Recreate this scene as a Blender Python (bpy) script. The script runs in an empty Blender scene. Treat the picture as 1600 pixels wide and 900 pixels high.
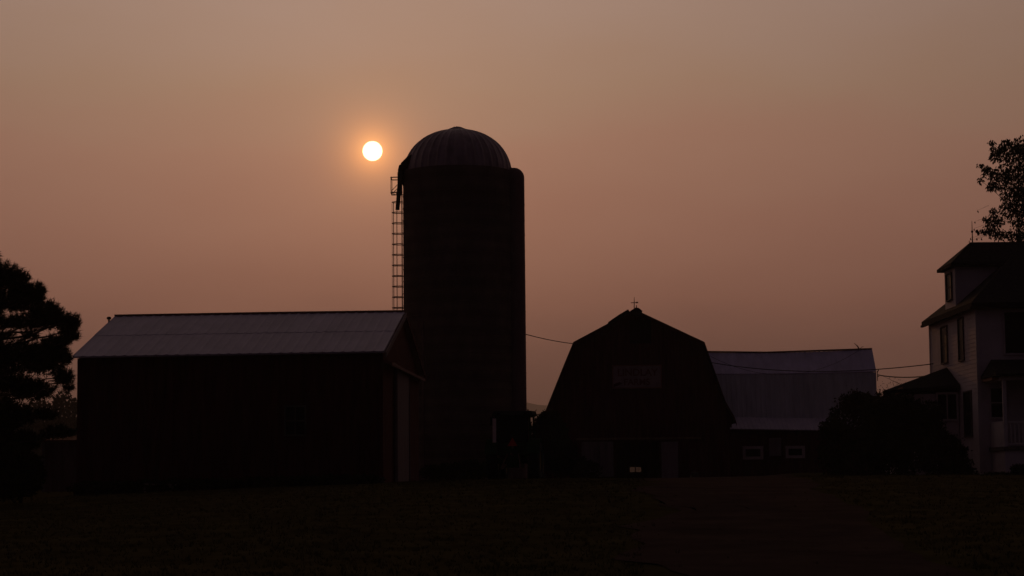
import bpy, math, random
from mathutils import Vector, Matrix
random.seed(7)
R = math.radians
scene = bpy.context.scene
col = scene.collection

# ---------------------------------------------------------------- camera
F = 3200.0                      # focal length in pixels of the 1600 px wide photograph
PITCH = math.atan(307 / F)
ROLL = 0.0096
CAM = Vector((0, 0, 1.6))
fw = Vector((0, math.cos(PITCH), math.sin(PITCH)))
u0 = Vector((0, -math.sin(PITCH), math.cos(PITCH)))
rt = Vector((math.cos(ROLL), 0, 0)) - u0 * math.sin(ROLL)
up = Vector((math.sin(ROLL), 0, 0)) + u0 * math.cos(ROLL)
cam = bpy.data.cameras.new('camera')
co = bpy.data.objects.new('camera', cam)
col.objects.link(co)
m = Matrix((rt, up, -fw)).transposed().to_4x4()
m.translation = CAM
co.matrix_world = m
cam.sensor_width = 36
cam.lens = 36 * F / 1600
cam.clip_start = 0.1
cam.clip_end = 20000
scene.camera = co

def W(px, py, Y):
    """world point that lies Y metres ahead on the sight line of a photo pixel"""
    d = fw * F + rt * (px - 800) + up * (450 - py)
    return CAM + d * (Y / d.y)

# ---------------------------------------------------------------- sky and sun
sd = (W(582, 236, 100) - CAM).normalized()
SUN_EL = math.asin(sd.z)
SUN_AZ = math.atan2(sd.x, sd.y)

world = bpy.data.worlds.new("World")
scene.world = world
world.use_nodes = True
nt = world.node_tree
nt.nodes.clear()
def N(t, **k):
    n = nt.nodes.new(t)
    for a, b in k.items():
        setattr(n, a, b)
    return n
def L(a, b): nt.links.new(a, b)
def math_(op, a, b=None):
    n = N('ShaderNodeMath', operation=op)
    for i, v in enumerate((a, b)):
        if v is None: continue
        if isinstance(v, (int, float)): n.inputs[i].default_value = v
        else: L(v, n.inputs[i])
    return n.outputs[0]
def s2l(c):
    return tuple((v / 255 / 12.92) if v < 11 else ((v / 255 + .055) / 1.055) ** 2.4 for v in c)
tc = N('ShaderNodeTexCoord')
nrm = N('ShaderNodeVectorMath', operation='NORMALIZE'); L(tc.outputs['Generated'], nrm.inputs[0])
sep = N('ShaderNodeSeparateXYZ'); L(nrm.outputs[0], sep.inputs[0])
elev = math_('MULTIPLY', math_('ARCSINE', sep.outputs[2]), 180 / math.pi)
dist = N('ShaderNodeVectorMath', operation='DISTANCE'); L(nrm.outputs[0], dist.inputs[0])
dist.inputs[1].default_value = sd
ang = math_('MULTIPLY', math_('ARCSINE', math_('MULTIPLY', dist.outputs['Value'], .5)), 360 / math.pi)
# slow, streaky unevenness of the smoke layer
mp = N('ShaderNodeMapping'); L(nrm.outputs[0], mp.inputs[0]); mp.inputs['Scale'].default_value = (5, 5, 16)
nz = N('ShaderNodeTexNoise'); L(mp.outputs[0], nz.inputs['Vector'])
nz.inputs['Scale'].default_value = 1.6; nz.inputs['Detail'].default_value = 3
elev_w = math_('ADD', elev, math_('MULTIPLY', math_('SUBTRACT', nz.outputs['Fac'], .5), 2.6))
ramp = N('ShaderNodeValToRGB')
L(math_('DIVIDE', elev_w, 40), ramp.inputs[0])
stops = [(0, (108, 69, 62)), (2.5, (117, 75, 66)), (3.7, (126, 83, 71)), (5.0, (146, 97, 80)), (7.1, (157, 109, 90)),
         (9.3, (163, 119, 98)), (11.1, (164, 129, 106)), (13.5, (168, 138, 121)), (22, (158, 136, 124)), (40, (112, 98, 94))]
cr = ramp.color_ramp
while len(cr.elements) < len(stops): cr.elements.new(.5)
for e, (p, c) in zip(cr.elements, stops):
    e.position = p / 40
    e.color = (*s2l(c), 1)
fall = math_('POWER', 2.71828, math_('MULTIPLY', math_('POWER', math_('DIVIDE', ang, 36), 1.25), -1))
fall = math_('MULTIPLY', fall, 1.16)
def scalec(c, fac):
    n = N('ShaderNodeVectorMath', operation='SCALE')
    if isinstance(c, tuple): n.inputs[0].default_value = c
    else: L(c, n.inputs[0])
    if isinstance(fac, (int, float)): n.inputs['Scale'].default_value = fac
    else: L(fac, n.inputs['Scale'])
    return n.outputs[0]
def addc(a, b):
    n = N('ShaderNodeVectorMath', operation='ADD')
    for i, v in enumerate((a, b)):
        if isinstance(v, tuple): n.inputs[i].default_value = v
        else: L(v, n.inputs[i])
    return n.outputs[0]
sky = scalec(ramp.outputs[0], fall)
sky = addc(sky, (0.0112, 0.0078, 0.0125))
def expf(k, off=0.0):
    a = math_('MAXIMUM', math_('SUBTRACT', ang, off), 0)
    return math_('POWER', 2.71828, math_('DIVIDE', a, -k))
sky = addc(sky, scalec((1.0, .37, .07), expf(.43, .27)))
sky = addc(sky, scalec((.14, .054, .019), expf(2.3)))
disc = N('ShaderNodeMapRange'); L(ang, disc.inputs[0])
disc.inputs[1].default_value = .243; disc.inputs[2].default_value = .285
disc.inputs[3].default_value = 1; disc.inputs[4].default_value = 0
sky = addc(sky, scalec((5, 4.2, 2.2), disc.outputs[0]))
# clear blue sky that still filters through the smoke (Nishita), very weak
ns = N('ShaderNodeTexSky', sky_type='NISHITA')
ns.sun_disc = False; ns.sun_elevation = SUN_EL; ns.sun_rotation = SUN_AZ
ns.dust_density = 6; ns.air_density = 1.5
sky = addc(sky, scalec(ns.outputs[0], 0.0006))
bg = N('ShaderNodeBackground'); L(sky, bg.inputs[0]); bg.inputs[1].default_value = 1.0
out = N('ShaderNodeOutputWorld'); L(bg.outputs[0], out.inputs[0])

sun = bpy.data.lights.new('sun', 'SUN')
sun.energy = 0.16
sun.angle = R(0.6)
sun.color = (1, .42, .14)
so = bpy.data.objects.new('sun', sun)
col.objects.link(so)
so.rotation_euler = (-sd).to_track_quat('-Z', 'Y').to_euler()
so.location = (0, 0, 50)

vs = scene.view_settings
vs.view_transform = 'Standard'; vs.look = 'None'; vs.gamma = 1; vs.use_curve_mapping = False
vs.exposure = 0
scene.cycles.max_bounces = 5
scene.cycles.transparent_max_bounces = 4
scene.cycles.volume_bounces = 0

# ---------------------------------------------------------------- materials
def mat(name, c, rough=.9, metal=0.0, var=.35, scale=3.0, bump=.0, stretch=(1, 1, 1), stripe=None, spec=.2):
    """noise-mottled principled material; stripe=(scale, axis, strength) adds board or panel seams as bump"""
    M = bpy.data.materials.new(name); M.use_nodes = True
    t = M.node_tree; b = t.nodes['Principled BSDF']
    b.inputs['Roughness'].default_value = rough
    b.inputs['Metallic'].default_value = metal
    b.inputs['Specular IOR Level'].default_value = spec
    g = t.nodes.new('ShaderNodeTexCoord'); mp = t.nodes.new('ShaderNodeMapping')
    mp.inputs['Scale'].default_value = stretch
    t.links.new(g.outputs['Object'], mp.inputs[0])
    n = t.nodes.new('ShaderNodeTexNoise'); n.inputs['Scale'].default_value = scale
    n.inputs['Detail'].default_value = 6; n.inputs['Roughness'].default_value = .65
    t.links.new(mp.outputs[0], n.inputs['Vector'])
    r = t.nodes.new('ShaderNodeValToRGB')
    r.color_ramp.elements[0].position = .3; r.color_ramp.elements[1].position = .72
    r.color_ramp.elements[0].color = (*[v * (1 - var) for v in c], 1)
    r.color_ramp.elements[1].color = (*[min(1, v * (1 + var)) for v in c], 1)
    t.links.new(n.outputs['Fac'], r.inputs[0]); t.links.new(r.outputs[0], b.inputs['Base Color'])
    last = None
    if bump:
        bp = t.nodes.new('ShaderNodeBump'); bp.inputs['Strength'].default_value = bump
        bp.inputs['Distance'].default_value = .03
        t.links.new(n.outputs['Fac'], bp.inputs['Height']); last = bp
    if stripe:
        w = t.nodes.new('ShaderNodeTexWave'); w.wave_type = 'BANDS'; w.bands_direction = stripe[1]
        w.wave_profile = 'SAW'; w.inputs['Scale'].default_value = stripe[0]
        w.inputs['Distortion'].default_value = 0
        t.links.new(g.outputs['Object'], w.inputs['Vector'])
        bp = t.nodes.new('ShaderNodeBump'); bp.inputs['Strength'].default_value = stripe[2]
        bp.inputs['Distance'].default_value = .05
        t.links.new(w.outputs['Fac'], bp.inputs['Height'])
        if last: t.links.new(last.outputs[0], bp.inputs['Normal'])
        last = bp
    if last: t.links.new(last.outputs[0], b.inputs['Normal'])
    return M

M = dict(
    grass=mat('grass_ground', (.078, .062, .024), 1, var=.45, scale=.9, bump=.6, spec=0),
    blade=mat('grass_blades', (.085, .068, .026), 1, var=.2, scale=.6, spec=0),
    gravel=mat('gravel', (.092, .06, .045), 1, var=.35, scale=.8, bump=.8, spec=0),
    red=mat('red_boards', (.11, .028, .024), .95, var=.5, scale=1.2, stretch=(6, 6, .5), bump=.3, stripe=(1.6, 'X', .5), spec=.05),
    redd=mat('dark_red_boards', (.095, .027, .027), .95, var=.5, scale=1.2, stretch=(6, 6, .5), bump=.3, stripe=(1.6, 'X', .5), spec=.05),
    redtrim=mat('faded_red_trim', (.28, .11, .1), .8, var=.3, scale=2),
    tin=mat('galvanised_roof_sheet', (.52, .43, .52), .6, var=.16, scale=.5, stretch=(3, 1, 1), bump=.05),
    tin2=mat('white_steep_sheet', (.5, .46, .5), .65, var=.2, scale=.6, stretch=(4, 1, .4), bump=.05),
    tindome=mat('dome_sheet', (.33, .235, .25), .5, .35, var=.35, scale=.9, stretch=(2, 2, .6), bump=.05),
    stave=mat('concrete_staves', (.17, .11, .085), .95, var=.35, scale=.8, stretch=(1, 1, .6), bump=.3, spec=.05),
    chute=mat('weathered_chute', (.22, .125, .115), .8, var=.3, scale=1, stretch=(1, 1, .4)),
    steel=mat('rusty_steel', (.2, .11, .08), .6, .2, var=.3, scale=6),
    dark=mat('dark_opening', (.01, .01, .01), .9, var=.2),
    glass=mat('window_glass', (.012, .012, .014), .45, var=.2, spec=.08),
    tinblue=mat('bluish_metal_sheet', (.56, .47, .64), .6, var=.2, scale=.5, stretch=(3, 1, 1), bump=.05),
    whitefr=mat('worn_white_frame', (.55, .43, .44), .8, var=.25, scale=2),
    dimdoor=mat('dull_door_panel', (.19, .125, .13), .85, var=.25, scale=1, stretch=(4, 4, .6)),
    dimtrim=mat('dull_red_trim', (.2, .085, .08), .85, var=.3, scale=2),
    white=mat('white_clapboard', (.68, .55, .56), .75, var=.14, scale=.8, bump=.05),
    whitetrim=mat('white_trim', (.7, .58, .57), .7, var=.12, scale=1.5),
    shingle=mat('dark_shingles', (.03, .026, .026), .95, var=.5, scale=7, bump=.5, spec=.05),
    wood=mat('grey_weathered_wood', (.15, .115, .105), .9, var=.4, scale=2, stretch=(4, 4, .5), bump=.2),
    doorp=mat('pale_door_panel', (.27, .2, .23), .8, var=.2, scale=1, stretch=(4, 4, .6)),
    sign=mat('faded_sign_board', (.36, .25, .27), .8, var=.3, scale=1.2),
    letter=mat('sign_letter_paint', (.2, .075, .075), .8, var=.3, scale=4),
    pine=mat('pine_needles', (.025, .032, .016), .9, var=.4, scale=1.2, spec=.05),
    leaf=mat('maple_leaves', (.04, .042, .018), .9, var=.4, scale=1.0, spec=.05),
    bush=mat('bush_leaves', (.035, .034, .016), .9, var=.4, scale=1.0, spec=.05),
    bark=mat('bark', (.06, .045, .035), 1, var=.4, scale=3, stretch=(3, 3, .5), bump=.6),
    tyre=mat('tyre_rubber', (.02, .02, .02), .85, var=.3, scale=4),
    green=mat('tractor_green', (.02, .05, .02), .9, var=.3, scale=2, spec=.03),
    cabroof=mat('cab_roof_paint', (.03, .035, .028), .9, var=.3, scale=2, spec=.03),
    rim=mat('yellow_rim', (.16, .11, .02), .5, var=.2, scale=2),
    smv=mat('orange_red_reflector', (.62, .035, .015), .6, var=.1, scale=2),
    pale=mat('pale_panel', (.85, .66, .62), .6, var=.15, scale=2),
    wire=mat('cable_sheath', (.02, .015, .015), .8, var=.2),
    rock=mat('field_stone', (.05, .045, .04), 1, var=.4, scale=5, bump=.5),
    hill=mat('wooded_hill', (.03, .03, .02), 1, var=.5, scale=.01, spec=0),
    stone=mat('stone_foundation', (.12, .1, .09), .95, var=.4, scale=2.5, bump=.5),
    soffit=mat('warm_soffit', (.42, .2, .12), .8, var=.25, scale=3),
    plank=mat('bleached_planks', (.4, .3, .28), .9, var=.25, scale=2),
)

dm_ = mat('dusty_pane', (.05, .04, .035), .6, var=.3, scale=3); dm_.node_tree.nodes['Principled BSDF'].inputs['Alpha'].default_value = .4
M['dusty'] = dm_
_t = M['stave'].node_tree; _b = _t.nodes['Principled BSDF']
_src = _b.inputs['Base Color'].links[0].from_socket
_w = _t.nodes.new('ShaderNodeTexWave'); _w.bands_direction = 'Z'; _w.inputs['Scale'].default_value = .42
_w.inputs['Distortion'].default_value = 1.2; _w.inputs['Detail'].default_value = 2
_tc = _t.nodes.new('ShaderNodeTexCoord'); _t.links.new(_tc.outputs['Object'], _w.inputs[0])
_m = _t.nodes.new('ShaderNodeMixRGB'); _m.blend_type = 'MULTIPLY'; _m.inputs[0].default_value = .22
_t.links.new(_src, _m.inputs[1]); _t.links.new(_w.outputs['Fac'], _m.inputs[2]); _t.links.new(_m.outputs[0], _b.inputs['Base Color'])
# ---------------------------------------------------------------- helpers
class MB:
    def __init__(s): s.v = []; s.f = []
    def add(s, vs, fs):
        o = len(s.v); s.v += [tuple(p) for p in vs]; s.f += [tuple(i + o for i in f) for f in fs]; return s
    def box(s, x0, x1, y0, y1, z0, z1, M4=None):
        p = [Vector((x, y, z)) for x in (x0, x1) for y in (y0, y1) for z in (z0, z1)]
        if M4: p = [M4 @ q for q in p]
        return s.add(p, [(0, 1, 3, 2), (4, 6, 7, 5), (0, 4, 5, 1), (2, 3, 7, 6), (0, 2, 6, 4), (1, 5, 7, 3)])
    def slab(s, quad, off):
        """polygon extruded by the vector off"""
        n = len(quad); off = Vector(off)
        a = [Vector(q) for q in quad]; b = [q + off for q in a]
        return s.add(a + b, [tuple(range(n)), tuple(range(2 * n - 1, n - 1, -1))] +
                     [(i, (i + 1) % n, n + (i + 1) % n, n + i) for i in range(n)])
    def bar(s, a, b, w, h=None, upv=(0, 0, 1)):
        """square-section bar from a to b"""
        a = Vector(a); b = Vector(b); h = h or w
        d = (b - a).normalized(); u = Vector(upv)
        if abs(d.dot(u)) > .98: u = Vector((0, 1, 0))
        x = d.cross(u).normalized() * w / 2; y = x.cross(d).normalized() * h / 2
        q = [a - x - y, a + x - y, a + x + y, a - x + y]
        return s.slab(q, b - a)
    def tube(s, pts, r, n=6, caps=True):
        pts = [Vector(p) for p in pts]; rs = r if isinstance(r, (list, tuple)) else [r] * len(pts)
        o = len(s.v); ref = None
        for i, p in enumerate(pts):
            d = (pts[min(i + 1, len(pts) - 1)] - pts[max(i - 1, 0)]).normalized()
            u = Vector((0, 0, 1)) if abs(d.z) < .9 else Vector((1, 0, 0))
            x = d.cross(u).normalized(); y = d.cross(x)
            if ref is not None and x.dot(ref) < 0 and abs(d.z) >= .9: x, y = x, y
            ref = x
            for k in range(n):
                a = 2 * math.pi * k / n
                s.v.append(tuple(p + (x * math.cos(a) + y * math.sin(a)) * rs[i]))
        for i in range(len(pts) - 1):
            for k in range(n):
                s.f.append((o + i * n + k, o + i * n + (k + 1) % n, o + (i + 1) * n + (k + 1) % n, o + (i + 1) * n + k))
        if caps:
            s.f.append(tuple(o + k for k in range(n))[::-1])
            s.f.append(tuple(o + (len(pts) - 1) * n + k for k in range(n)))
        return s
    def lathe(s, prof, c, axis='Z', n=32, a0=0, a1=2 * math.pi):
        """revolve (radius, height) profile about a vertical or X axis through c"""
        o = len(s.v); full = abs(a1 - a0 - 2 * math.pi) < 1e-6; m_ = n if full else n + 1
        for (r, h) in prof:
            for k in range(m_):
                a = a0 + (a1 - a0) * k / n
                if axis == 'Z': p = (c[0] + r * math.cos(a), c[1] + r * math.sin(a), c[2] + h)
                else: p = (c[0] + h, c[1] + r * math.cos(a), c[2] + r * math.sin(a))
                s.v.append(p)
        for i in range(len(prof) - 1):
            for k in range(n):
                k2 = (k + 1) % m_
                s.f.append((o + i * m_ + k, o + i * m_ + k2, o + (i + 1) * m_ + k2, o + (i + 1) * m_ + k))
        return s
    def build(s, name, mt, parent=None, smooth=False):
        me = bpy.data.meshes.new(name)
        me.from_pydata(s.v, [], s.f); me.materials.append(mt)
        if smooth: me.polygons.foreach_set('use_smooth', [True] * len(me.polygons))
        me.update()
        o = bpy.data.objects.new(name, me); col.objects.link(o)
        if parent:
            o.parent = parent
            o.matrix_parent_inverse = Matrix.Translation(-parent.location) if parent.type == 'EMPTY' else Matrix()
        return o

def tag(o, label=None, cat=None, group=None, kind=None):
    if label: o['label'] = label
    if cat: o['category'] = cat
    if group: o['group'] = group
    if kind: o['kind'] = kind
    return o
def thing(name, label, cat, loc, group=None):
    o = bpy.data.objects.new(name, None); col.objects.link(o)
    o.location = loc; o.empty_display_size = .3
    return tag(o, label, cat, group)

# ---------------------------------------------------------------- ground
KN = [(-60, -1.5), (0, 0), (10, .2), (23, .57), (45, 1.38), (60, 1.72), (85, 1.78), (116, 1.86), (170, 1.9), (400, 0), (9000, -8)]
def prof(y):
    if y <= KN[0][0]: return KN[0][1]
    for (a, b), (c, d) in zip(KN, KN[1:]):
        if y <= c: return b + (d - b) * (y - a) / (c - a)
    return KN[-1][1]
def g(x, y):
    z = sum(prof(y + k) for k in (-6, -3, 0, 3, 6)) / 5
    fade = max(0, min(1, (120 - y) / 60)) * max(0, min(1, (y - 5) / 30))
    z += -.031 * max(0, min(20, -3.6 - x)) * fade
    z += .05 * math.sin(x * .31 + 1) * math.sin(y * .17) * max(0, min(1, (200 - y) / 60))
    # low grass bank right of the drive
    z += .22 * math.exp(-((x - 15.6) / 2.2) ** 2 - ((y - 108) / 9) ** 2)
    return z
def axis(parts):
    r = []
    for a, b, st in parts:
        v = a
        while v < b - 1e-6: r.append(v); v += st
    r.append(parts[-1][1]); return r
gx = axis([(-7000, -1000, 1000), (-1000, -100, 150), (-100, -40, 10), (-40, 40, 1), (40, 100, 10), (100, 1000, 150), (1000, 7000, 1000)])
gy = axis([(-60, 0, 10), (0, 140, 1), (140, 240, 10), (240, 1000, 95), (1000, 8500, 750)])
b = MB()
nx = len(gx)
b.add([(x, y, g(x, y)) for y in gy for x in gx],
      [(j * nx + i, j * nx + i + 1, (j + 1) * nx + i + 1, (j + 1) * nx + i) for j in range(len(gy) - 1) for i in range(nx - 1)])
tag(b.build('ground', M['grass'], smooth=True), kind='structure')

# gravel yard and drive
LE = [(-10, 1.0), (10, 1.0), (23, 1.5), (45, 3.0), (80, 5.2), (104, 5.0), (110, 4.0), (115.6, 3.5)]
RE = [(-10, 4.2), (10, 4.2), (23, 4.9), (45, 6.8), (80, 10.6), (104, 14.0), (110, 14.4), (115.6, 14.2)]
def lerp(T, y):
    for (a, p), (c, q) in zip(T, T[1:]):
        if y <= c: return p + (q - p) * (y - a) / (c - a)
    return T[-1][1]
b = MB(); ys = [v for v in range(-10, 116)] + [115.6]; K = 14
for y in ys:
    for k in range(K + 1):
        wob = .3 * math.sin(y * .37) + .2 * math.sin(y * .9) + random.uniform(-.22, .22)
        x = lerp(LE, y) + wob + (lerp(RE, y) - lerp(LE, y) - 2 * wob * .3) * k / K
        b.v.append((x, y, g(x, y) + .012))
for j in range(len(ys) - 1):
    for k in range(K):
        b.f.append((j * (K + 1) + k, j * (K + 1) + k + 1, (j + 1) * (K + 1) + k + 1, (j + 1) * (K + 1) + k))
tag(b.build('driveway', M['gravel'], smooth=True), kind='structure')

# far hill ridge, 5 km away
b = MB(); pts = []
for i in range(121):
    px = -1200 + i * 40
    e = 107 + 34 * math.exp(-((px - 700) / 260) ** 2) + 6 * math.sin(px * .013) + 3 * math.sin(px * .041 + 1)
    if px > 900: e -= min(30, (px - 900) * .08)
    p = W(px, 757 - .0096 * (px - 800) - e, 5200); pts.append(p)
n = len(pts)
b.add([(p.x, 4300, -20) for p in pts] + [(p.x, 4800, max(0, p.z * .6)) for p in pts] + [(p.x, 5200, p.z) for p in pts] + [(p.x * 1.05, 6400, -20) for p in pts],
      [(r * n + i, r * n + i + 1, (r + 1) * n + i + 1, (r + 1) * n + i) for r in range(3) for i in range(n - 1)])
tag(b.build('hill', M['hill'], smooth=True), kind='structure')

# ---------------------------------------------------------------- foliage tools
def rnd_unit():
    while True:
        v = Vector((random.uniform(-1, 1), random.uniform(-1, 1), random.uniform(-1, 1)))
        if .05 < v.length < 1: return v.normalized()
def leaf(mb, p, size, d=None, wide=.55):
    d = (d or rnd_unit()).normalized(); n_ = rnd_unit(); s_ = d.cross(n_).normalized() * size * wide * .5
    q = Vector(p); l = d * size
    mb.add([q, q + l * .4 + s_, q + l, q + l * .4 - s_], [(0, 1, 2, 3)])
def tuft(mb, p, d, ln, k, w=.012):
    p = Vector(p)
    for _ in range(k):
        v = (d * .7 + rnd_unit()).normalized() * ln * random.uniform(.7, 1.1)
        s_ = v.cross(rnd_unit()).normalized() * w
        q = p + d * random.uniform(-.05, .1)
        mb.add([q - s_, q + s_, q + v], [(0, 1, 2)])
def limb(mb, a, b_, r0, r1, sag=.0, n=6, wob=.06):
    a = Vector(a); b_ = Vector(b_); P = []
    ln = (b_ - a).length
    for i in range(n + 1):
        t = i / n
        p = a.lerp(b_, t) + Vector((0, 0, sag * 4 * t * (1 - t)))
        if 0 < i < n: p += rnd_unit() * wob * ln * .25
        P.append(p)
    mb.tube(P, [r0 + (r1 - r0) * i / n for i in range(n + 1)], 6)
    return P

# ================================================================ SHED (left, long low machine shed)
fl = W(121, 560, 60.0); fr = W(598, 552, 60.5)
rr = Vector((-3.36, 73.0, fr.z)); rl = Vector((-12.55, 72.6, fl.z))
ef_l = W(113, 557, 59.65); ef_r = W(600, 548.5, 60.15)
rg_l = W(180, 494.5, 66.3); rg_r = W(632, 487.5, 66.8)
er_l = Vector((ef_l.x - .1, 73.0, ef_l.z)); er_r = Vector((-3.18, 73.4, ef_r.z - .02))
shed = thing('machine_shed', 'long low red board shed with pale metal roof, left of the silo', 'shed', (-8, 66, g(-8, 66)))
b = MB()
zb = .9
def wallquad(b, a, c, thick, zbot=zb):
    b.slab([Vector((a.x, a.y, zbot)), Vector((c.x, c.y, zbot)), c, a], thick)
wallquad(b, fl, fr, (0, .15, 0))
wallquad(b, rl, rr, (0, -.15, 0))
wallquad(b, fl + Vector((0, .152, 0)), rl - Vector((0, .152, 0)), (.15, 0, 0))
b.build('wall', M['redd'], shed)
b = MB()
gm = Vector((-3.62, 66.8, rg_r.z - .12))
a0 = fr + Vector((0, .152, 0)); c0 = rr - Vector((0, .152, 0))
b.slab([Vector((a0.x, a0.y, zb)), Vector((c0.x, c0.y, zb)), c0, gm, a0], (-.15, 0, 0))
gw = b.build('gable_wall', M['red'], shed)
gl = Vector((-12.6, 66.3, rg_l.z - .12))
b = MB(); b.slab([fl + Vector((0, .153, 0)), rl - Vector((0, .153, 0)), gl], (.15, 0, 0)); b.build('gable_wall', M['redd'], shed)
# roof: two sheets with raised ribs and a scalloped eave
def ribroof(b, e0, e1, r0, r1, th, n, rib=.025, sag=0):
    e0, e1, r0, r1 = map(Vector, (e0, e1, r0, r1))
    nrm_ = (e1 - e0).cross(r0 - e0).normalized()
    if nrm_.z < 0: nrm_ = -nrm_
    k = n * 4; top = []; bot = []
    V_ = []
    for i in range(k + 1):
        t = i / k
        h = rib if i % 4 == 0 else 0
        s_ = Vector((0, 0, -sag * 4 * t * (1 - t)))
        a = e0.lerp(e1, t) + s_ * .4; c = r0.lerp(r1, t) + s_
        V_ += [a + nrm_ * h, c + nrm_ * h, a - nrm_ * th, c - nrm_ * th]
    fs = []
    for i in range(k):
        o = i * 4
        fs += [(o, o + 4, o + 5, o + 1), (o + 2, o + 3, o + 7, o + 6), (o, o + 2, o + 6, o + 4), (o + 1, o + 5, o + 7, o + 3)]
    fs += [(0, 1, 3, 2), (k * 4, k * 4 + 2, k * 4 + 3, k * 4 + 1)]
    b.add(V_, fs)
md_l, md_r = ef_l.lerp(rg_l, .5), ef_r.lerp(rg_r, .5); up_ = Vector((0, 0, .012))
b = MB(); ribroof(b, ef_l, ef_r, md_l, md_r, .05, 30, .018); ribroof(b, md_l + up_ + (ef_l - md_l) * .03, md_r + up_ + (ef_r - md_r) * .03, rg_l, rg_r, .04, 30, .018); rf = b.build('roof', M['tin'], shed)
b = MB(); ribroof(b, er_l, er_r, rg_l + Vector((0, .004, 0)), rg_r + Vector((0, .004, 0)), .05, 30, .03); b.build('roof', M['tin'], shed)
b = MB(); b.tube([rg_l + Vector((-.02, 0, .02)), rg_l.lerp(rg_r, .5) + Vector((0, 0, .03)), rg_r + Vector((.02, 0, .02))], .05, 6); b.build('ridge_cap', M['steel'], shed)
b = MB(); v0 = ef_l.lerp(rg_l, .84) + Vector((-.06, .3, .0))
b.tube([v0, v0 + Vector((0, 0, .13))], .03, 6); b.lathe([(.0, .12), (.07, .12), (.07, .19), (0, .21)], v0, n=10); b.build('roof_vent', M['dark'], shed)
# rake boards and pent board on the gable
b = MB()
for a, c, rm in ((ef_r, rg_r, 'dimdoor'), (er_r, rg_r, 'red')):
    b = MB(); o_ = Vector((.035, 0, -.1)); b.slab([a + o_ + Vector((0, 0, -.08)), c + o_ + Vector((0, 0, -.08)), c + o_ + Vector((0, 0, .08)), a + o_ + Vector((0, 0, .08))], (.04, 0, 0)); b.build('rake_board', M[rm], shed)
b = MB(); p0 = W(601, 561, 60.4); p1 = W(655, 588, 73.2)
b.slab([p0, p1, p1 + Vector((.22, 0, -.10)), p0 + Vector((.22, 0, -.10))], (0, 0, -.09)); b.build('pent_board', M['dimtrim'], shed)
# sliding door panel
b = MB(); d0 = 63.7; d1 = 68.2
xx = lambda y: fr.x + (rr.x - fr.x) * (y - fr.y) / (rr.y - fr.y)
b.slab([(xx(d0) + .03, d0, 1.55), (xx(d1) + .03, d1, 1.6), (xx(d1) + .03, d1, 5.2), (xx(d0) + .03, d0, 5.2)], (.06, 0, 0))
for y in (d0 + .06, d1 - .12): b.slab([(xx(y) + .092, y, 1.6), (xx(y) + .092, y + .1, 1.6), (xx(y) + .092, y + .1, 5.18), (xx(y) + .092, y, 5.18)], (.03, 0, 0))
dr = b.build('sliding_door', M['dimdoor'], shed)
b = MB(); b.slab([(xx(62.5) + .05, 62.5, 5.25), (xx(72) + .05, 72, 5.25), (xx(72) + .05, 72, 5.35), (xx(62.5) + .05, 62.5, 5.35)], (.08, 0, 0)); b.build('door_track', M['steel'], shed)
# front window
def window(parent, x0, x1, z0, z1, y, t=.08, frame='whitetrim', nx_=1, nz_=1, glass='glass', depth=.06):
    b = MB()
    b.box(x0 - t, x0, y - depth, y, z0 - t, z1 + t); b.box(x1, x1 + t, y - depth, y, z0 - t, z1 + t)
    b.box(x0, x1, y - depth, y, z1, z1 + t); b.box(x0, x1, y - depth - .02, y, z0 - t, z0)
    for i in range(1, nx_): xm = x0 + (x1 - x0) * i / nx_; b.box(xm - .02, xm + .02, y - depth * .7, y - .012, z0, z1)
    for i in range(1, nz_): zm = z0 + (z1 - z0) * i / nz_; b.box(x0, x1, y - depth * .65, y - .013, zm - .02, zm + .02)
    w = b.build('window', M[frame], parent)
    MB().box(x0, x1, y - .01, y - .003, z0, z1).build('pane', M[glass], w)
    return w
a = W(447, 679, 60.3); c = W(476, 636, 60.3)
window(shed, a.x, c.x, a.z, c.z, 60.28, t=.05, frame='stone', nx_=2, nz_=2)
b = MB(); b.slab([Vector((fl.x - .05, fl.y - .1, .8)), Vector((fr.x + .05, fr.y - .1, .8)), Vector((fr.x + .05, fr.y - .1, 1.86)), Vector((fl.x - .05, fl.y - .1, 1.62))], (0, .098, 0))
b.build('foundation', M['stone'], shed)
for o_ in (0,):
    pass
for k, (px0, px1, py, lb) in enumerate(((222, 250, 756.5, 'longer bleached plank lying in the weeds along the shed front'), (262, 273, 757, 'short bleached plank lying in the weeds along the shed front'))):
    a = W(px0, py, 59.0); c = W(px1, py + .6, 59.2); b = MB(); b.bar(a, c, .16, .045)
    b.bar(a + Vector((.06, .02, -.045)), a + Vector((.12, .02, -.5)), .05); b.bar(c + Vector((-.06, .02, -.045)), c + Vector((-.12, .02, -.5)), .05)
    tag(b.build('plank', M['plank']), lb, 'plank')

# ================================================================ SILO
SY = 100.0
sc_ = W(716.5, 500, SY); SX = sc_.x; SR = 2.69
zt = W(716.5, 272, SY).z; ztop = W(716.5, 199, SY).z
sz0 = 1.5
silo = thing('silo', 'tall round concrete stave silo with ribbed metal dome, beside the sun', 'silo', (SX, SY, 1.8))
b = MB(); b.lathe([(SR, 0), (SR, zt - sz0), (SR - .12, zt - sz0 + .02), (SR - .12, zt - sz0 - .3)], (SX, SY, sz0), n=72)
b.build('body', M['stave'], silo, smooth=False)
b = MB(); z = sz0 + .5; k = 0
while z < zt - .1:
    b.lathe([(SR + .002, -.012), (SR + .02, -.008), (SR + .02, .008), (SR + .002, .012)], (SX, SY, z), n=48); z += .42 if z < 9 else .6
b.build('hoops', M['steel'], silo)
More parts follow.
